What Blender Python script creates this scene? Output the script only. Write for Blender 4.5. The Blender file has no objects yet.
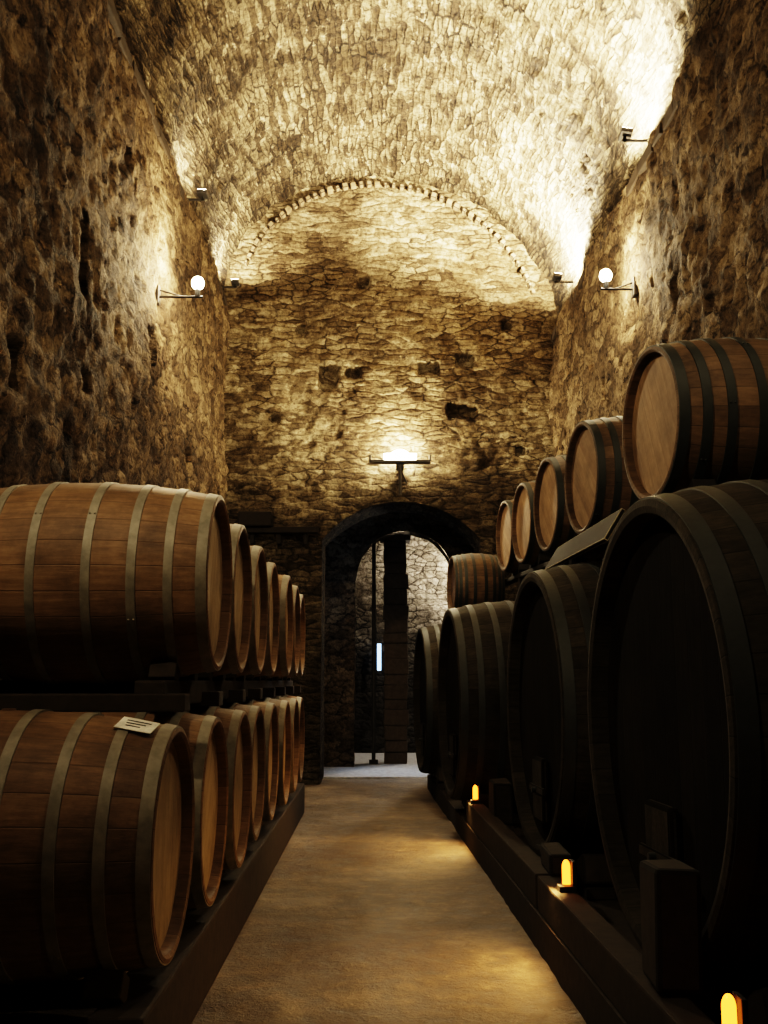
import bpy, bmesh, math, random
from mathutils import Vector, Matrix, noise
random.seed(7)
scene=bpy.context.scene
D=bpy.data
PI=math.pi

# ------------------------------------------------------------------ node helpers
class NT:
    def __init__(s,name):
        s.m=D.materials.new(name); s.m.use_nodes=True
        s.t=s.m.node_tree; s.t.nodes.clear()
        s.out=s.n('ShaderNodeOutputMaterial'); s.b=s.n('ShaderNodeBsdfPrincipled')
        s.l(s.b.outputs[0],s.out.inputs[0])
    def n(s,ty,**k):
        x=s.t.nodes.new(ty)
        for a,v in k.items(): setattr(x,a,v)
        return x
    def l(s,a,b): s.t.links.new(a,b)
    def put(s,inp,v):
        if isinstance(v,bpy.types.NodeSocket): s.l(v,inp)
        else: inp.default_value=v
    def math(s,op,a,b=0.0,c=0.0):
        x=s.n('ShaderNodeMath',operation=op); s.put(x.inputs[0],a); s.put(x.inputs[1],b); s.put(x.inputs[2],c); return x.outputs[0]
    def vm(s,op,a,b):
        x=s.n('ShaderNodeVectorMath',operation=op); s.put(x.inputs[0],a); s.put(x.inputs[1],b); return x.outputs[0]
    def noise(s,vec,scale,detail=4,rough=.6,col=False):
        x=s.n('ShaderNodeTexNoise'); s.l(vec,x.inputs['Vector']); x.inputs['Scale'].default_value=scale
        x.inputs['Detail'].default_value=detail; x.inputs['Roughness'].default_value=rough
        return x.outputs['Color' if col else 0]
    def ramp(s,f,stops,interp='LINEAR'):
        x=s.n('ShaderNodeValToRGB'); s.put(x.inputs[0],f); cr=x.color_ramp; cr.interpolation=interp
        while len(cr.elements)<len(stops): cr.elements.new(.5)
        for e,(p,c) in zip(cr.elements,stops):
            e.position=p; e.color=(c if len(c)==4 else (*c,1)) if isinstance(c,tuple) else (c,c,c,1)
        return x.outputs[0]
    def mix(s,f,a,b,mode='MIX'):
        x=s.n('ShaderNodeMix',data_type='RGBA',blend_type=mode); s.put(x.inputs[0],f)
        for i,v in ((6,a),(7,b)):
            if isinstance(v,tuple) and len(v)==3: v=(*v,1)
            s.put(x.inputs[i],v)
        return x.outputs[2]
    def bump(s,h,dist=.02,strength=1.0,prev=None):
        x=s.n('ShaderNodeBump'); x.inputs['Distance'].default_value=dist; x.inputs['Strength'].default_value=strength
        s.l(h,x.inputs['Height'])
        if prev is not None: s.l(prev,x.inputs['Normal'])
        s.l(x.outputs[0],s.b.inputs['Normal']); return x.outputs[0]

def simple(name,col,rough=.6,metal=0.0,emit=None,es=0):
    t=NT(name)
    co=t.n('ShaderNodeTexCoord').outputs['Object']
    nz=t.noise(co,14,4)
    c=t.mix(t.ramp(nz,[(.3,0.0),(.75,1.0)]),tuple(x*.65 for x in col),tuple(min(1,x*1.25) for x in col))
    t.l(c,t.b.inputs['Base Color']); t.b.inputs['Roughness'].default_value=rough; t.b.inputs['Metallic'].default_value=metal
    if emit:
        t.b.inputs['Emission Color'].default_value=(*emit,1); t.b.inputs['Emission Strength'].default_value=es
    else:
        t.bump(nz,.004,.5)
        if not metal: t.b.inputs['Specular IOR Level'].default_value=.2
    return t.m

def stone(name,sx,sy,dark,mid,light,mortar,em=.45,bd=.05,warp=.35,patch=None,pf=(.5,.6),streak=(3,9),cellw=.28,low_shade=None,blot=(.38,.62,.35),fd=.30,pits=False):
    """irregular coursed rubble laid out on metre-scaled UVs"""
    t=NT(name)
    uv=t.n('ShaderNodeTexCoord').outputs['UV']; ob=t.n('ShaderNodeTexCoord').outputs['Object']
    w=t.noise(uv,3.1,4,.7,True)
    w=t.vm('SUBTRACT',w,(.5,.5,.5)); w=t.vm('MULTIPLY',w,(warp,warp*.5,0))
    pw=t.vm('ADD',uv,w)
    p=t.vm('MULTIPLY',pw,(sx,sy,1))
    v1=t.n('ShaderNodeTexVoronoi',feature='DISTANCE_TO_EDGE',voronoi_dimensions='2D'); t.l(p,v1.inputs['Vector']); v1.inputs['Scale'].default_value=1
    v1.inputs['Randomness'].default_value=.9
    v2=t.n('ShaderNodeTexVoronoi',feature='F1',voronoi_dimensions='2D'); t.l(p,v2.inputs['Vector']); v2.inputs['Scale'].default_value=1
    v2.inputs['Randomness'].default_value=.9
    cell=t.n('ShaderNodeSeparateColor'); t.l(v2.outputs['Color'],cell.inputs[0])
    big=t.noise(ob,.6,6,.7); med=t.noise(ob,2.6,8,.75); fine=t.noise(ob,18,6,.75)
    stk=t.noise(t.vm('MULTIPLY',pw,(streak[0],streak[1],1)),1.6,4,.7)
    f=t.math('ADD',t.math('MULTIPLY',cell.outputs[0],cellw),t.math('MULTIPLY',med,.42))
    f=t.math('ADD',f,t.math('MULTIPLY',stk,.55-cellw*.4))
    col=t.ramp(f,[(.30,dark),(.5,mid),(.72,light)])
    edge=t.ramp(v1.outputs['Distance'],[(0.0,0.0),(.12,1.0)])
    inv=t.math('SUBTRACT',1.0,edge)
    em_=t.math('MULTIPLY',inv,t.ramp(t.noise(ob,1.7,4,.6),[(.38,0.0),(.6,em*1.6)]))
    col=t.mix(em_,col,mortar)
    if patch:
        q=t.math('ADD',t.math('MULTIPLY',stk,.5),t.math('MULTIPLY',t.noise(ob,7,6,.75),.5))
        col=t.mix(t.ramp(q,[(pf[0],0.0),(pf[1],1.0)]),col,patch)
    st=t.ramp(big,[(blot[0],(blot[2],blot[2]*.9,blot[2]*.78)),(blot[1],(1,1,1))])
    col=t.mix(1.0,col,st,'MULTIPLY')
    fi=t.ramp(fine,[(.38,(fd,fd*.86,fd*.72)),(.5,(.85,.84,.82)),(.62,(1.15,1.15,1.15))])
    col=t.mix(.9,col,fi,'MULTIPLY')
    pit=None
    if pits:
        pn=t.noise(t.vm('MULTIPLY',pw,(2.2,4.2,1)),2.3,3,.55)
        pit=t.ramp(pn,[(.33,0.0),(.40,1.0)])
        col=t.mix(1.0,col,t.mix(pit,(.22,.19,.16),(1,1,1)),'MULTIPLY')
    if low_shade:  # shade of the lower wall multiplied into the base colour by height
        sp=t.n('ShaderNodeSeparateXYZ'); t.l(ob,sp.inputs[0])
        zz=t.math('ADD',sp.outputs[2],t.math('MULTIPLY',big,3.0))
        mr=t.n('ShaderNodeMapRange'); t.l(zz,mr.inputs[0]); mr.inputs[1].default_value=low_shade[0]; mr.inputs[2].default_value=low_shade[1]
        dd=t.ramp(mr.outputs[0],[(0.0,(low_shade[2],low_shade[2],low_shade[2])),(1.0,(1,1,1))]); col=t.mix(1.0,col,dd,'MULTIPLY')
    t.l(col,t.b.inputs['Base Color']); t.b.inputs['Roughness'].default_value=.95
    t.b.inputs['Specular IOR Level'].default_value=.12
    edge2=t.ramp(v1.outputs['Distance'],[(0.0,0.0),(.25,1.0)])
    h=t.math('ADD',t.math('MULTIPLY',edge2,.45),t.math('MULTIPLY',med,1.5))
    h=t.math('ADD',h,t.math('MULTIPLY',cell.outputs[1],.35))
    h=t.math('ADD',h,t.math('MULTIPLY',stk,.5))
    if pit is not None: h=t.math('ADD',h,t.math('MULTIPLY',pit,.6))
    b=t.bump(h,bd,1.0)
    t.bump(fine,bd*.6,1.0,b)
    return t.m

M={}
M['wall_side']=stone('rough_cellar_masonry',3.4,6.4,(.036,.025,.015),(.13,.09,.053),(.30,.225,.138),(.03,.022,.013),.6,.055,.5,patch=(.28,.175,.085),pf=(.56,.66),streak=(3,6),cellw=.3,pits=True,fd=.25)
M['wall_end']=stone('coursed_rubble_stone',3.8,11.5,(.042,.03,.018),(.175,.13,.077),(.43,.355,.235),(.038,.027,.016),.7,.055,.22,patch=(.45,.375,.255),pf=(.54,.62),streak=(2.6,10),low_shade=(4.8,7.6,.28),blot=(.40,.60,.34))  # shade on the lower end wall is painted into its stone colour
M['vault']=stone('vault_brickwork',3.0,14.0,(.016,.011,.0065),(.078,.055,.031),(.27,.215,.135),(.02,.014,.008),.9,.06,.14,patch=(.42,.355,.25),pf=(.55,.61),streak=(2.2,9.5),blot=(.42,.60,.26),fd=.14)
M['pale_stone']=stone('pale_rubble_stone',4.5,8.5,(.10,.085,.07),(.30,.27,.22),(.5,.46,.40),(.04,.033,.025),.8,.05,.3,low_shade=(3.6,5.2,.15))  # colour darkened low down to stand in for shade below the lit top

def dirtfloor():
    t=NT('worn_earth_floor'); ob=t.n('ShaderNodeTexCoord').outputs['Object']
    a=t.noise(ob,.9,6,.65); b=t.noise(ob,6,7,.75); c=t.noise(ob,45,4,.7)
    f=t.math('ADD',t.math('MULTIPLY',a,.5),t.math('MULTIPLY',b,.5))
    col=t.ramp(f,[(.38,(.06,.043,.029)),(.5,(.14,.103,.068)),(.62,(.29,.23,.155))])
    peb=t.ramp(c,[(.6,0.0),(.7,1.0)]); col=t.mix(t.math('MULTIPLY',peb,.5),col,(.38,.33,.25))
    t.l(col,t.b.inputs['Base Color']); t.l(t.ramp(b,[(.35,.45),(.6,.85)]),t.b.inputs['Roughness'])
    n=t.bump(b,.05,.9); t.bump(c,.01,.9,n); return t.m
M['floor']=dirtfloor()

def oak(name,c1,c2,c3,nst,rough=.5,planks=False,pw=.09,groove=.5,grime=.6,spec=.25):
    t=NT(name); ob=t.n('ShaderNodeTexCoord').outputs['Object']
    sp=t.n('ShaderNodeSeparateXYZ'); t.l(ob,sp.inputs[0])
    if planks: k=t.math('DIVIDE',sp.outputs[1],pw)
    else:
        k=t.math('MULTIPLY',t.math('ARCTAN2',sp.outputs[2],sp.outputs[1]),nst/(2*PI))
    k=t.math('ADD',k,100.0)
    fr=t.math('FRACT',k); fl=t.math('FLOOR',k)
    oi=t.n('ShaderNodeObjectInfo').outputs['Random']
    wn=t.n('ShaderNodeTexWhiteNoise',noise_dimensions='2D'); cb=t.n('ShaderNodeCombineXYZ'); t.l(fl,cb.inputs[0]); t.l(t.math('MULTIPLY',oi,37.0),cb.inputs[1]); t.l(cb.outputs[0],wn.inputs['Vector'])
    off=t.vm('ADD',ob,cb.outputs[0])
    gr=t.noise(t.vm('MULTIPLY',off,(9,9,1.5) if planks else (1.6,14,14)),3,5,.65)
    f=t.math('ADD',t.math('MULTIPLY',wn.outputs[0],.22),t.math('MULTIPLY',gr,.78))
    col=t.ramp(f,[(.25,c1),(.5,c2),(.75,c3)])
    ofs=t.n('ShaderNodeCombineXYZ'); t.l(t.math('MULTIPLY',oi,11.0),ofs.inputs[0]); cont=t.noise(t.vm('ADD',ob,ofs.outputs[0]),2.2,6,.7)
    col=t.mix(1.0,col,t.ramp(cont,[(.34,tuple([1-grime]*3)),(.6,(1,1,1))]),'MULTIPLY')
    ed=t.math('MINIMUM',fr,t.math('SUBTRACT',1.0,fr))
    em=t.ramp(ed,[(0.0,0.0),(.03,1.0)])
    col=t.mix(em,tuple(x*(1-groove) for x in c1),col)
    t.l(col,t.b.inputs['Base Color']); t.b.inputs['Roughness'].default_value=rough
    t.b.inputs['Specular IOR Level'].default_value=spec
    n=t.bump(em,.003,.5); t.bump(gr,.004,.5,n)
    return t.m
M['oak']=oak('oiled_oak_staves',(.125,.072,.037),(.21,.125,.065),(.30,.19,.105),26,rough=.6,groove=.35,grime=.6)
M['oakhead']=oak('oak_head_boards',(.26,.18,.10),(.36,.265,.155),(.45,.345,.215),26,rough=.7,planks=True,pw=.1,grime=.45,groove=.3)
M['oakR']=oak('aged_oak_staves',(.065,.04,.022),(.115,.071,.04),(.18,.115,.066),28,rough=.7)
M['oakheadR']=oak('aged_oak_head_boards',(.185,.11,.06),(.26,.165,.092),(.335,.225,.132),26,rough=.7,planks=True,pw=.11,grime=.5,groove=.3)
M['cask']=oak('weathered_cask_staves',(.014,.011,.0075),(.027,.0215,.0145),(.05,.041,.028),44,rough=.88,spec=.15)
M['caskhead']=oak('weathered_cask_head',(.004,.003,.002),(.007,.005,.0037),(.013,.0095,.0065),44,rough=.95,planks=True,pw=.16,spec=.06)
M['hoop']=simple('dull_galvanised_hoop',(.22,.20,.155),.6,.3)
M['hoopdark']=simple('painted_dark_hoop',(.014,.017,.015),.65,.2)
M['iron']=simple('black_iron',(.03,.027,.024),.6,.6)
M['timber']=simple('old_dark_timber',(.03,.021,.013),.85)
M['darktimber']=simple('blackened_timber',(.009,.0065,.0045),.9)
M['plank']=simple('dusty_plank',(.30,.26,.18),.85)
M['concrete']=simple('grey_threshold_concrete',(.36,.36,.37),.75)
M['plinth']=simple('plinth_masonry',(.025,.018,.012),.9)
M['paper']=simple('paper_label',(.8,.78,.7),.8)
M['ink']=simple('label_ink',(.05,.05,.05),.8)
M['bulb']=simple('glowing_bulb',(1,.95,.8),.3,0,(1,.86,.62),200)
M['lens']=simple('flood_lens',(1,.95,.8),.3,0,(1,.86,.6),60)
M['amber']=simple('amber_lens',(.8,.3,.05),.3,0,(1,.20,.012),6)
M['sky']=simple('daylight_pane',(.6,.8,1),.3,0,(.33,.58,1),3)
M['brick']=simple('arch_brick',(.14,.10,.06),.9)
M['brickdark']=simple('sooty_arch_brick',(.025,.018,.011),.9)
M['pillar']=simple('sooty_pillar_stone',(.05,.036,.024),.9)

# ------------------------------------------------------------------ mesh helpers
def obj_from_bm(bm,name,mats,smooth=None):
    me=D.meshes.new(name); bm.normal_update(); bm.to_mesh(me); bm.free()
    for m in mats: me.materials.append(M[m])
    o=D.objects.new(name,me); scene.collection.objects.link(o)
    if smooth is not None:
        me.polygons.foreach_set('use_smooth',[smooth]*len(me.polygons))
    return o
def inst(me,name,loc,rz=0,rx=0,mat=None):
    o=D.objects.new(name,me); scene.collection.objects.link(o)
    if mat is not None: o.matrix_world=mat
    else: o.matrix_world=Matrix.Translation(loc)@Matrix.Rotation(rz,4,'Z')@Matrix.Rotation(rx,4,'X')
    return o
def join(a,b):
    bm=bmesh.new(); bm.from_mesh(a.data); bm.from_mesh(b.data); bm.to_mesh(a.data); bm.free()
    me=b.data; D.objects.remove(b); D.meshes.remove(me)
def box(bm,c,s,mi=0,rot=None,bev=0.0,jit=0.0):
    r=bmesh.ops.create_cube(bm,size=1.0)
    vs=r['verts']
    m=Matrix.Translation(c)@(rot if rot is not None else Matrix.Identity(4))@Matrix.Diagonal((*s,1))
    bmesh.ops.transform(bm,matrix=m,verts=vs)
    if jit:
        for v in vs: v.co+=Vector([random.uniform(-jit,jit) for _ in range(3)])
    fs=set(f for v in vs for f in v.link_faces)
    if bev:
        es=list(set(e for v in vs for e in v.link_edges))
        r2=bmesh.ops.bevel(bm,geom=es,offset=bev,segments=2,affect='EDGES',profile=.6)
        fs|=set(r2['faces'])
    for f in fs:
        if f.is_valid: f.material_index=mi
def cyl(bm,a,b,r,mi=0,seg=16,r2=None):
    a=Vector(a); b=Vector(b); d=b-a
    rot=Vector((0,0,1)).rotation_difference(d.normalized()).to_matrix().to_4x4()
    r_=bmesh.ops.create_cone(bm,cap_ends=True,segments=seg,radius1=r,radius2=r if r2 is None else r2,depth=d.length,matrix=Matrix.Translation((a+b)/2)@rot)
    for f in set(f for v in r_['verts'] for f in v.link_faces): f.material_index=mi
def ball(bm,c,r,mi=0,sc=(1,1,1)):
    r_=bmesh.ops.create_uvsphere(bm,u_segments=20,v_segments=12,radius=r,matrix=Matrix.Translation(c)@Matrix.Diagonal((*sc,1)))
    for f in set(f for v in r_['verts'] for f in v.link_faces): f.material_index=mi; f.smooth=True

def rough(p,amp,seed=0):
    q=Vector(p)+Vector((seed*13.7,seed*7.1,0))
    return amp*(1.2*noise.noise(q*.8)+.7*noise.noise(q*2.3)+.6*(.3-abs(noise.noise(q*4.3)))*1.6+.45*noise.noise(q*6.5)+.3*noise.noise(q*12))

def surf(name,mat,us,vs,P,N,amp,uvf,skip=None,seed=0,extra=None,flip=False):
    bm=bmesh.new(); uvl=bm.loops.layers.uv.new('UVMap')
    g=[]; uvs={}
    for i,u in enumerate(us):
        row=[]
        for j,v in enumerate(vs):
            p=Vector(P(u,v)); n=Vector(N(u,v)); d=rough(p,amp,seed)
            if extra: d+=extra(p)
            vt=bm.verts.new(p+n*d); uvs[vt]=uvf(u,v,p); row.append(vt)
        g.append(row)
    for i in range(len(us)-1):
        for j in range(len(vs)-1):
            if skip and skip(i,j): continue
            q=[g[i][j],g[i+1][j],g[i+1][j+1],g[i][j+1]]
            if flip: q.reverse()
            f=bm.faces.new(q); f.smooth=True
            for lp in f.loops: lp[uvl].uv=uvs[lp.vert]
    bmesh.ops.delete(bm,geom=[v for v in bm.verts if not v.link_faces],context='VERTS')
    return obj_from_bm(bm,name,[mat])
def lin(a,b,n): return [a+(b-a)*i/n for i in range(n+1)]

# ------------------------------------------------------------------ room shell
XL,XR,YB,YE=-2.3,2.75,-3.0,15.6
ZL,ZR,RISE=7.35,6.85,2.35
CX=(XL+XR)/2; HW=(XR-XL)/2
def vault(t):
    x=CX+HW*math.cos(t); s=(x-XL)/(XR-XL)
    return x, ZL+(ZR-ZL)*s+RISE*math.sin(t)
def vault_z(x):
    c=max(-1,min(1,(x-CX)/(HW*1.055))); t=math.acos(c); return vault(t)[1]

rh=random.Random(3)
holesL=[(7.7,4.75,.13,.28),(10.2,4.85,.12,.16),(6.4,3.5,.12,.14),(12.6,4.2,.12,.12),(9.0,6.3,.1,.1)]+[(rh.uniform(5.5,15),rh.uniform(2.9,6.9),rh.uniform(.05,.09),rh.uniform(.05,.08)) for _ in range(9)]
def mkex(holes,zr):
    def ex(p):
        d=-.16*max(0,min(1,(zr-p.z)/.8))
        for (y,z,a,b) in holes:
            if abs(p.y-y)<a and abs(p.z-z)<b: d-=.25
        return d
    return ex
surf('wall_left','wall_side',lin(YB,YE+.05,360),lin(-.05,ZL,145),lambda y,z:(XL,y,z),lambda y,z:(1,0,0),.055,lambda y,z,p:(y,z),extra=mkex(holesL,3.2),seed=1)
holesR=[(9.0,5.0,.12,.14),(12.2,5.0,.12,.12)]+[(rh.uniform(7,15),rh.uniform(4,6.5),.07,.06) for _ in range(6)]
surf('wall_right','wall_side',lin(YB,YE+.05,340),lin(-.05,ZR,130),lambda y,z:(XR,y,z),lambda y,z:(-1,0,0),.055,lambda y,z,p:(y+40,z),extra=mkex(holesR,4.2),seed=2,flip=True)
def VP(y,t):
    x,z=vault(t); return (CX+(x-CX)*1.055,y,z)
def VN(y,t): return (-math.cos(t),0,-math.sin(t))
surf('ceiling','vault',lin(YB,YE+.1,290),lin(0,PI,130),VP,VN,.06,lambda y,t,p:(y,t*2.6),seed=3)
bm=bmesh.new()
for x0,x1,z in ((XL-.25,XL+.0,ZL-.01),(XR-.0,XR+.25,ZR-.01)):
    y=YB
    while y<YE:
        dy=random.uniform(.3,.6); y1=min(YE,y+dy)
        box(bm,((x0+x1)/2,(y+y1)/2,z-.06+random.uniform(-.015,.015)),(x1-x0+random.uniform(-.03,.03),y1-y-.01,.12),0,bev=.015,jit=.01); y=y1
obj_from_bm(bm,'trim_1',['timber'])

def arched_wall(name,mat,y,x0,x1,topf,ox0,ox1,spring,archf,step,amp,seed,holes=(),zlow=-.05,face=-1):
    xs=lin(x0,ox0,max(2,int((ox0-x0)/step)))+lin(ox0,ox1,int((ox1-ox0)/step))[1:]+lin(ox1,x1,max(2,int((x1-ox1)/step)))[1:]
    nk=int((spring-zlow)/step); nt=int((max(topf(x) for x in xs)-spring)/step)
    def a(x): return archf(x) if ox0-1e-6<=x<=ox1+1e-6 else spring
    rows=list(range(nk+nt+1))
    def P(x,j):
        if j<=nk: return (x,y,zlow+(a(x)-zlow)*j/nk)
        return (x,y,a(x)+(topf(x)-a(x))*(j-nk)/nt)
    def skip(i,j): return j<nk and xs[i]>=ox0-1e-5 and xs[i+1]<=ox1+1e-5
    def ex(p):
        d=0
        for (hx,hz,a_,b_) in holes:
            if abs(p.x-hx)<a_ and abs(p.z-hz)<b_: d-=.28
        return d
    return surf(name,mat,xs,rows,P,lambda x,j:(0,face,0),amp,lambda x,j,p:(p.x,p.z),skip=skip,seed=seed,extra=ex)
OX0,OX1,SPR,CRN=-.8,1.6,3.6,4.18
def arch1(x):
    c=(OX0+OX1)/2; h=(OX1-OX0)/2; r=CRN-SPR; R=(h*h+r*r)/(2*r)
    return CRN-R+math.sqrt(max(0,R*R-(x-c)**2))
def pxx(u,v,y):
    yc=(512-v)/1040; th=math.radians(9.2)
    f=math.cos(th)-yc*math.sin(th); up=math.sin(th)+yc*math.cos(th)
    return ((u-375)/1040/f*y, 1.5+up/f*y)
holesE=[]
for (u,v,a,b) in [(363,283,.10,.08),(328,376,.14,.18),(352,372,.12,.08),(428,368,.15,.09),(464,360,.14,.09),(463,410,.22,.10),(515,268,.09,.06),(300,330,.07,.05),(505,325,.07,.05),(275,420,.06,.05),(520,450,.07,.06)]:
    x,z=pxx(u,v,15.6); holesE.append((x,z,a,b))
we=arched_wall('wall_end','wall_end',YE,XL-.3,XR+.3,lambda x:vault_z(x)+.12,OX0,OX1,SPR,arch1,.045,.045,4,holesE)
def tunnel(name,mat,x0,x1,spr,af,y0,y1,seed):
    prof=[(x0,z) for z in lin(-.05,spr,30)]+[(x,af(x)) for x in lin(x0,x1,30)[1:-1]]+[(x1,z) for z in lin(spr,-.05,30)]
    n=len(prof); cx=(x0+x1)/2
    def P(y,k): return (prof[k][0],y,prof[k][1])
    def N(y,k):
        x,z=prof[k]; v=Vector((cx-x,0,min(0,spr-z)*2)); 
        return v.normalized() if v.length>1e-4 else (0,0,-1)
    return surf(name,mat,lin(y0,y1,max(3,int((y1-y0)/.08))),list(range(n)),P,N,.02,lambda y,k,p:(y,k*.1),seed=seed)
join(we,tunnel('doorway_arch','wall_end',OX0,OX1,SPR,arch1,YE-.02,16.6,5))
surf('wall_back','wall_side',lin(XL-.2,XR+.2,60),lin(-.05,9.8,90),lambda x,z:(x,YB,z),lambda x,z:(0,1,0),.05,lambda x,z,p:(x,z),seed=6)
surf('floor','floor',lin(XL-.1,XR+.1,90),lin(YB,16.62,300),lambda x,y:(x,y,0),lambda x,y:(0,0,1),.014,lambda x,y,p:(x,y),seed=7)
surf('wall_antechamber_left','wall_side',lin(16.6,18.5,20),lin(-.05,4.9,40),lambda y,z:(-1.2,y,z),lambda y,z:(1,0,0),.03,lambda y,z,p:(y,z),seed=8)
surf('wall_antechamber_right','wall_side',lin(16.6,18.5,20),lin(-.05,4.9,40),lambda y,z:(2.2,y,z),lambda y,z:(-1,0,0),.03,lambda y,z,p:(y,z),seed=9)
bm=bmesh.new(); box(bm,(.5,17.55,4.95),(3.6,2.0,.1)); obj_from_bm(bm,'ceiling_antechamber',['brick'])
bm=bmesh.new(); box(bm,(-1.0,16.64,2.5),(.4,.04,5)); box(bm,(1.9,16.64,2.5),(.6,.04,5)); box(bm,(.4,16.64,4.6),(2.6,.04,.75)); obj_from_bm(bm,'wall_antechamber_front',['brick'])
IX0,IX1,ISP=-.36,1.42,3.26
def arch2(x):
    c=(IX0+IX1)/2; r=(IX1-IX0)/2; return ISP+math.sqrt(max(0,r*r-(x-c)**2))
wi=arched_wall('wall_inner','wall_side',18.5,-1.3,2.3,lambda x:5.0,IX0,IX1,ISP,arch2,.07,.02,10)
join(wi,tunnel('inner_doorway_arch','wall_side',IX0,IX1,ISP,arch2,18.48,18.9,11))
surf('wall_far','pale_stone',lin(-1.6,2.6,60),lin(-.05,5.2,70),lambda x,z:(x,22,z),lambda x,z:(0,-1,0),.06,lambda x,z,p:(x,z),seed=12)
surf('wall_far_left','pale_stone',lin(18.9,22,30),lin(-.05,5.2,50),lambda y,z:(-1.5,y,z),lambda y,z:(1,0,0),.04,lambda y,z,p:(y,z),seed=13)
surf('wall_far_right','pale_stone',lin(18.9,22,30),lin(-.05,5.2,50),lambda y,z:(2.4,y,z),lambda y,z:(-1,0,0),.04,lambda y,z,p:(y,z),seed=14)
bm=bmesh.new(); box(bm,(.45,20.4,5.2),(4.2,3.4,.1)); obj_from_bm(bm,'ceiling_far',['brick'])
bm=bmesh.new(); box(bm,(.5,19.3,-.045),(4.2,5.5,.14),0,bev=.01); obj_from_bm(bm,'floor_far',['concrete'])

bm=bmesh.new(); nb=46
for i in range(nb):
    t=math.radians(20)+(PI-math.radians(40))*i/(nb-1)
    x,z=vault(t); x=CX+(x-CX)*.95; z-=.15
    dx=-HW*math.sin(t); dz=RISE*math.cos(t); ang=math.atan2(dz,dx)
    k=random.uniform(.6,1.15)
    box(bm,(x,YE-.04+random.uniform(-.02,.02),z),(.085*k,.14,.075*k),1 if (i%3 or random.random()>.6) else 0,Matrix.Rotation(-ang,4,'Y'),bev=.012,jit=.006)
obj_from_bm(bm,'trim_2',['brick','brickdark'])
bm=bmesh.new(); x0,z0=pxx(232,530,15.4); x1,_=pxx(318,530,15.4)
box(bm,((x0+x1)/2,15.45,z0),(x1-x0,.16,.09),0,bev=.01)
box(bm,(x0+.35,15.4,z0+.155),(.5,.22,.22),0,bev=.02)
for k in range(3): box(bm,(x0+.3+k*.4,15.5,z0-.12),(.06,.12,.16),0)
obj_from_bm(bm,'timber_shelf',['darktimber'])

# ------------------------------------------------------------------ barrels
def barrel_mesh(name,L,R,r,hoops,mats,seg=84,nx=28,inset=.05,thick=.03,detail=None):
    bm=bmesh.new()
    prof=lambda x:R-(R-r)*abs(2*x/L)**2.0
    def ringv(x,rad): return [bm.verts.new((x,rad*math.cos(2*PI*k/seg),rad*math.sin(2*PI*k/seg))) for k in range(seg)]
    def bridge(a,b,mi,sm):
        for k in range(seg):
            f=bm.faces.new((a[k],a[(k+1)%seg],b[(k+1)%seg],b[k])); f.material_index=mi; f.smooth=sm
    prev=None
    for i in range(nx+1):
        x=-L/2+L*i/nx; c=ringv(x,prof(x))
        if prev: bridge(prev,c,0,True)
        prev=c
    for s in (-1,1):
        a=ringv(s*L/2,r); b=ringv(s*(L/2+.004),r-thick*.5); c=ringv(s*(L/2-.004),r-thick)
        bridge(a,b,0,False); bridge(b,c,0,False)
        c2=ringv(s*(L/2-.004),r-thick); d=ringv(s*(L/2-inset),r-thick-.006); bridge(c2,d,0,False)
        h=ringv(s*(L/2-inset),r-thick-.006); f=bm.faces.new(h); f.material_index=1
    for (x,w) in hoops:
        for sx in ((-1,1) if x!=0 else (1,)):
            xc=sx*x; o=.007
            xs=(xc-w/2,xc+w/2)
            a=ringv(xs[0],prof(xs[0])-.002); b=ringv(xs[0],prof(xs[0])+o); bridge(a,b,2,False)
            b=ringv(xs[0],prof(xs[0])+o); c=ringv(xs[1],prof(xs[1])+o); bridge(b,c,2,True)
            c=ringv(xs[1],prof(xs[1])+o); d=ringv(xs[1],prof(xs[1])-.002); bridge(c,d,2,False)
            for q in (-.012,.012):
                ang=2.2+x*5; rr=prof(xc)+o
                ball(bm,(xc+q,rr*math.cos(ang),rr*math.sin(ang)),.006,2)
    if detail: detail(bm)
    bmesh.ops.recalc_face_normals(bm,faces=bm.faces)
    me=D.meshes.new(name); bm.to_mesh(me); bm.free()
    for m in mats: me.materials.append(M[m])
    return me
def bung(bm):
    cyl(bm,(0,0,.50),(0,0,.522),.028,0,16)
BL,BR,Br=1.38,.515,.445
meL=barrel_mesh('wine_barrel_mesh',BL,BR,Br,[(.13,.042),(.34,.042),(.51,.042),(.662,.05)],['oak','oakhead','hoop'],detail=bung)
xc=-.8-BL/2
low_y=[4.31+1.05*i for i in range(8)]
top_y=[5.38+1.05*i for i in range(7)]
for i,y in enumerate(low_y): inst(meL,'wine_barrel',(xc+random.uniform(-.02,.02)+(.02 if i==0 else 0),y,.865),0,random.uniform(-.6,.6) if i else 0)
for i,y in enumerate(top_y): inst(meL,'wine_barrel',(xc+random.uniform(-.02,.02),y,2.0),0,random.uniform(-1.2,-.3))
bm=bmesh.new()
yA,yB=3.85,low_y[-1]+.6
for x in (-.90,-2.05): box(bm,(x,(yA+yB)/2,.175),(.2,yB-yA,.33),0,bev=.015)
y=yA+.15
while y<yB: box(bm,(-1.47,y,.08),(1.0,.16,.16),0,bev=.01); y+=2.1
yA2=4.78
for x in (-1.02,-1.95): box(bm,(x,(yA2+yB)/2,1.44),(.14,yB-yA2,.12),0,bev=.012)
for y in [4.84+1.05*i for i in range(8)]:
    box(bm,(-1.48,y,1.40),(1.25,.15,.08),0,bev=.008)
for y in low_y:
    for s in (-1,1):
        box(bm,(-.98,y+s*.27,.39),(.14,.12,.10),0,Matrix.Rotation(s*.5,4,'X'),bev=.008)
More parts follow.
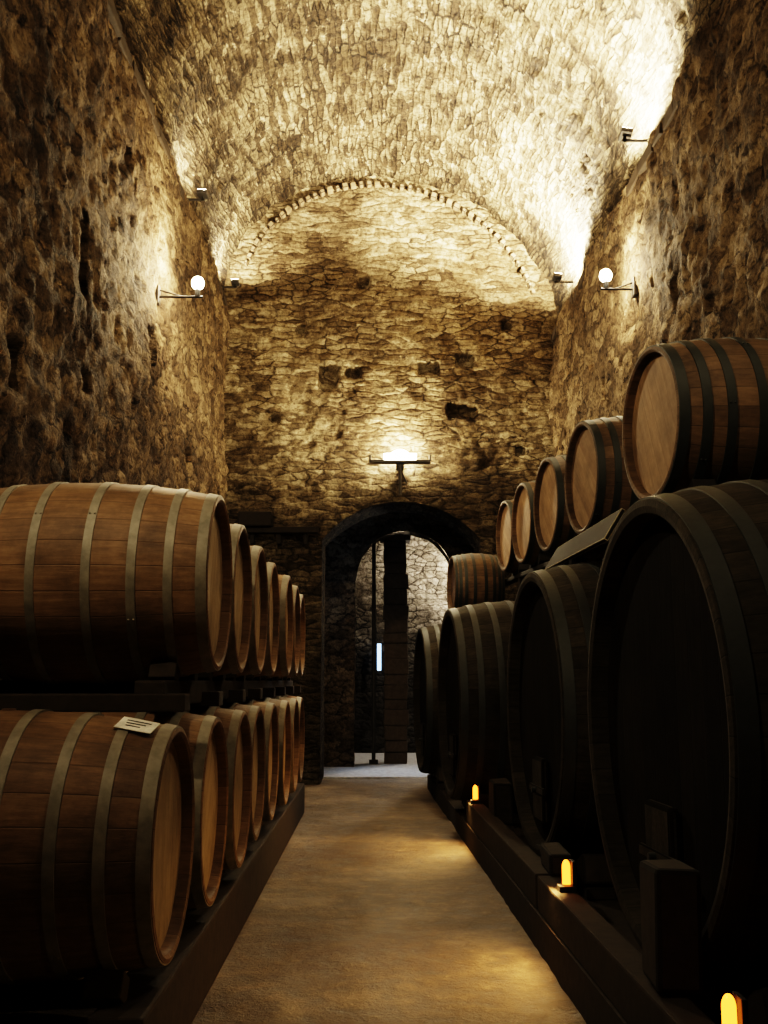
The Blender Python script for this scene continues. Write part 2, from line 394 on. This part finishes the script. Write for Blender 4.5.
for y in top_y:
    for s in (-1,1):
        box(bm,(-1.02,y+s*.27,1.53),(.13,.11,.09),0,Matrix.Rotation(s*.5,4,'X'),bev=.008)
obj_from_bm(bm,'barrel_rack',['timber'])
bm=bmesh.new()
box(bm,(0,0,0),(.15,.10,.003),0)
for k in range(3): box(bm,(-.005*k,.025-.022*k,.0025),(.10-.02*k,.007,.001),1)
o=obj_from_bm(bm,'paper_label',['paper','ink'])
o.matrix_world=Matrix.Translation((-.93,4.16,1.327))@Matrix.Rotation(math.radians(7),4,'Y')@Matrix.Rotation(math.radians(22),4,'X')@Matrix.Rotation(math.radians(-8),4,'Z')

# ---- right: big casks
def caskdetail(bm):
    x=-.75+.07
    box(bm,(x-.015,0,-.55),(.05,.34,.44),1,bev=.02)
    box(bm,(x-.04,0,-.55),(.02,.46,.05),1,bev=.006)
    cyl(bm,(x-.02,0,-.55),(x-.08,0,-.55),.018,2,12)
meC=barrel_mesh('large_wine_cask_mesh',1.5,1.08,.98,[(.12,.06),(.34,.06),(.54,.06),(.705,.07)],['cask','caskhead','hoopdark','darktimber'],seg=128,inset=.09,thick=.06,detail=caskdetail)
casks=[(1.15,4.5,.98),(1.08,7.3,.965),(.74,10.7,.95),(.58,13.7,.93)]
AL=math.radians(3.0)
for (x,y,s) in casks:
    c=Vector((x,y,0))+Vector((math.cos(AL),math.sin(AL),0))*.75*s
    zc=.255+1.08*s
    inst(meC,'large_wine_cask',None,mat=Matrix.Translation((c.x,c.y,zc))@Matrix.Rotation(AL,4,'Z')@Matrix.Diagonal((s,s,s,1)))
def edge(y): return 1.0-.26*(y-2.2)/12.8
bm=bmesh.new()
pts=[(edge(2.2),2.2),(edge(15),15.0),(2.66,15.0),(2.66,2.2)]
lo=[bm.verts.new((x,y,-.02)) for x,y in pts]; hi=[bm.verts.new((x,y,.2)) for x,y in pts]
bm.faces.new(hi); 
for i in range(4): bm.faces.new((lo[i],lo[(i+1)%4],hi[(i+1)%4],hi[i]))
bmesh.ops.recalc_face_normals(bm,faces=bm.faces)
for (x,y,s_) in casks:
    for dx in (.28,1.2):
        box(bm,(x+dx,y,.235),(.18,1.6,.07),1,bev=.01)
        for s in (-1,1):
            box(bm,(x+dx,y+s*.66,.34),(.2,.22,.18),1,Matrix.Rotation(s*.35,4,'X'),bev=.015)
for a_,b_ in ((2.3,6.2),(6.25,10.0)):
    ym=(a_+b_)/2
    box(bm,(edge(ym)+.075,ym,.30),(.13,b_-a_,.2),0,Matrix.Rotation(math.atan(.26/12.8),4,'Z'),bev=.012)
box(bm,(1.08,3.98,.62),(.16,.26,.42),1,bev=.02,jit=.01)
box(bm,(1.06,9.0,.50),(.16,.42,.34),1,bev=.02,jit=.01)
box(bm,(1.06,6.35,.46),(.12,.4,.14),1,bev=.02,jit=.01)
obj_from_bm(bm,'cask_plinth',['plinth','darktimber'])

# ---- right: upper barrels
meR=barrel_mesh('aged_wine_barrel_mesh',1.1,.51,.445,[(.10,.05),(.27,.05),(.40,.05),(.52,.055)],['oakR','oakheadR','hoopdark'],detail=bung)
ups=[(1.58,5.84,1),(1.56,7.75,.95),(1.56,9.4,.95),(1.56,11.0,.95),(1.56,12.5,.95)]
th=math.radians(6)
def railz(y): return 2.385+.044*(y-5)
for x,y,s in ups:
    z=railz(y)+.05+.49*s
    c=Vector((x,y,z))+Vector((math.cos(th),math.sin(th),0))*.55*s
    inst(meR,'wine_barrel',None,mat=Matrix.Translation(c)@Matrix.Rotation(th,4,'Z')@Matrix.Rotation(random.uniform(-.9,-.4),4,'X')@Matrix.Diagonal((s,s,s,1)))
bm=bmesh.new()
y0,y1=5.1,15.0
for x in (1.76,2.5):
    a=math.atan2(railz(y1)-railz(y0),y1-y0)
    box(bm,(x,(y0+y1)/2,(railz(y0)+railz(y1))/2+.02),(.14,(y1-y0),.05),0,Matrix.Rotation(a,4,'X'),bev=.01)
for x,y,s in ups:
    for dx in (.2,.86):
        for q in (-1,1): box(bm,(x+dx,y+q*.29,railz(y)+.085),(.13,.12,.10),0,Matrix.Rotation(q*.5,4,'X'),bev=.008)
box(bm,(1.46,7.4,2.46),(.03,2.5,.22),1,Matrix.Rotation(.55,4,'Y')@Matrix.Rotation(.035,4,'X'),bev=.006)
for y in (5.92,9.0,12.25,14.9):
    for x in (1.76,2.5):
        box(bm,(x,y,(railz(y)+.2)/2),(.12,.12,railz(y)-.2),0,bev=.01)
obj_from_bm(bm,'upper_barrel_rack',['darktimber','plank'])
meS=barrel_mesh('small_wine_barrel_mesh',.64,.44,.39,[(.07,.04),(.18,.04),(.25,.04),(.30,.03)],['oakR','oakR','hoopdark'])
inst(meS,'small_wine_barrel',(1.01+.31,13.65,2.275+.44),math.radians(4))

# ------------------------------------------------------------------ lamps
def wattlight(kind,name,loc,power,col,parent,radius=.05,**k):
    l=D.lights.new(name,kind); l.energy=power; l.color=col; l.shadow_soft_size=radius
    for a,v in k.items(): setattr(l,a,v)
    o=D.objects.new(name,l); scene.collection.objects.link(o); o.location=loc
    if parent: o.parent=parent
    return o
WARM=(1,.82,.54)
def wall_lamp(x,y,z,side,power,L=.46):
    e=D.objects.new('wall_lamp',None); scene.collection.objects.link(e); e.location=(x,y,z)
    bm=bmesh.new(); s=side
    box(bm,(s*.02,0,-.08),(.04,.12,.2),0,bev=.008)
    cyl(bm,(s*.02,0,-.10),(-s*L,0,-.10),.013,0)
    cyl(bm,(s*.02,0,-.02),(-s*L*.55,0,-.10),.009,0)
    cyl(bm,(-s*(L-.06),0,-.10),(-s*(L-.06),0,-.01),.028,0,16)
    ball(bm,(-s*(L-.06),0,.05),.065,1,(1,1,1.1))
    o=obj_from_bm(bm,'bracket_and_bulb',['iron','bulb']); o.parent=e
    wattlight('POINT','bulb_light',(-s*(L-.06),0,.16),power,(1,.79,.48),e,.05)
    return e
def flood(x,y,z,side,power,tilt=15,yt=0):
    e=D.objects.new('floodlight',None); scene.collection.objects.link(e); e.location=(x,y,z)
    bm=bmesh.new(); R=Matrix.Rotation(math.radians(-side*tilt),4,'Y')@Matrix.Rotation(math.radians(-yt),4,'X')
    box(bm,R@Vector((0,0,.07)),(.12,.18,.05),0,R,bev=.012)
    box(bm,R@Vector((0,0,.097)),(.10,.16,.006),1,R)
    box(bm,(side*.10,0,0),(.26,.03,.02),0); box(bm,(0,0,.02),(.03,.03,.06),0)
    o=obj_from_bm(bm,'housing',['iron','lens']); o.parent=e
    l=wattlight('SPOT','flood_beam',R@Vector((0,0,.14)),power,WARM,e,.07,spot_size=math.radians(168),spot_blend=.5)
    l.rotation_euler=(R@Matrix.Rotation(PI,4,'X')).to_euler()
    return e
wall_lamp(XL+.02,10.5,5.6,-1,430)
wall_lamp(XR-.02,10.5,5.70,1,240,.34)
wall_lamp(XL+.02,2.6,5.0,-1,340)
wall_lamp(XR-.02,3.2,5.9,1,170)
flood(XR-.26,13.6,ZR+.06,1,8000,-8,5)
flood(XR-.22,9.8,ZR+.06,1,4600,-8,5)
flood(XR-.22,5.0,ZR+.03,1,80)
flood(XL+.18,15.0,ZL+.02,-1,520,0)
flood(XL+.16,12.1,ZL+.02,-1,330,0)
flood(XL+.16,7.0,ZL+.02,-1,110)
xd,zd=pxx(400,462,15.3)
e=D.objects.new('door_lamp',None); scene.collection.objects.link(e); e.location=(xd,15.3,zd)
bm=bmesh.new()
box(bm,(0,0,0),(.92,.14,.05),0,bev=.01)
for q in (-1,1): box(bm,(q*.45,0,.05),(.03,.14,.1),0,bev=.005)
cyl(bm,(0,0,0),(0,0,-.5),.025,0); box(bm,(0,.11,-.05),(.12,.26,.06),0); cyl(bm,(0,0,-.1),(.1,.1,-.3),.012,0)
cyl(bm,(-.24,0,.08),(.24,0,.08),.05,1,16); ball(bm,(0,0,.10),.085,1,(1.6,1,1))
o=obj_from_bm(bm,'fixture',['iron','bulb']); o.parent=e
wattlight('POINT','lamp_light',(0,-.02,.24),360,(1,.80,.48),e,.06)
def amber(x,y,z,p,down=.6):
    e=D.objects.new('amber_floor_lamp',None); scene.collection.objects.link(e); e.location=(x,y,z)
    bm=bmesh.new()
    box(bm,(.02,0,-.04),(.09,.10,.03),0,bev=.005); box(bm,(.055,0,.03),(.02,.09,.14),0,bev=.005)
    cyl(bm,(.02,0,-.02),(.02,0,.06),.022,1,16); ball(bm,(.02,0,.065),.022,1,(1,1,1.8))
    o=obj_from_bm(bm,'body',['iron','amber']); o.parent=e
    l=wattlight('SPOT','amber_light',(-.045,0,.05),p,(1,.56,.18),e,.03,spot_size=math.radians(140),spot_blend=.8)
    l.rotation_euler=Vector((-.7,-.1,-down)).to_track_quat('-Z','Y').to_euler()
amber(edge(3.35)+.08,3.35,.455,14,.8); amber(edge(5.75)+.07,5.75,.455,38,.75); amber(edge(9.75)+.05,9.75,.455,50)
bm=bmesh.new(); ball(bm,(0,0,0),.07,1); cyl(bm,(0,0,.05),(0,0,1.25),.01,0); 
pl=obj_from_bm(bm,'pendant_lamp',['iron','bulb']); pl.location=(1.85,21.0,3.9)
wattlight('POINT','pendant_light',(0,0,-.12),230,(1,.88,.72),pl,.06)
bm=bmesh.new(); box(bm,(.09,21.85,1.98),(.08,.02,.55),0); obj_from_bm(bm,'window_1',['sky'])
bm=bmesh.new(); box(bm,(-1.15,17.5,3.0),(.03,.5,.8),0); w2=obj_from_bm(bm,'fill_pane',['sky'])  # unseen pane added to throw cool light on the threshold floor
l=D.lights.new('daylight_fill','AREA'); l.shape='RECTANGLE'; l.size=.4; l.size_y=.4; l.energy=9; l.color=(.72,.84,1); l.spread=math.radians(60)  # cool fill added beside the unseen pane, aimed at the floor
lo_=D.objects.new('daylight_fill',l); scene.collection.objects.link(lo_); lo_.parent=w2
lo_.matrix_world=Matrix.Translation((-1.0,17.4,3.2))@Matrix.Rotation(math.radians(-28),4,'Y')
bm=bmesh.new()
z=.02
while z<4.0:
    h=random.uniform(.16,.30); h=min(h,4.06-z)
    box(bm,(.38+random.uniform(-.012,.012),19.3,z+h/2),(.44+random.uniform(-.03,.03),.42,h-.012),0,bev=.02,jit=.012); z+=h
box(bm,(.38,19.3,2.05),(.39,.36,3.96),1)
box(bm,(.38,19.3,4.12),(.56,.52,.12),0,bev=.02)
obj_from_bm(bm,'stone_pillar',['pillar','brickdark'])
bm=bmesh.new(); cyl(bm,(-.02,19.1,.02),(-.02,19.1,4.2),.035,0); cyl(bm,(-.02,19.1,.02),(-.02,19.1,.1),.08,0); obj_from_bm(bm,'iron_post',['iron'])

# ------------------------------------------------------------------ camera / world
cam=D.cameras.new('camera'); cam.sensor_fit='VERTICAL'; cam.sensor_height=36; cam.lens=1040/1024*36; cam.clip_start=.05
co=D.objects.new('camera',cam); scene.collection.objects.link(co); co.location=(0,0,1.5)
co.rotation_euler=(math.radians(90+9.2),0,math.radians(-.5)); scene.camera=co
w=D.worlds.new('world'); scene.world=w; w.use_nodes=True
w.node_tree.nodes['Background'].inputs[0].default_value=(.02,.02,.025,1); w.node_tree.nodes['Background'].inputs[1].default_value=.1
scene.view_settings.view_transform='Filmic'
scene.view_settings.look='High Contrast'
scene.view_settings.exposure=0.45
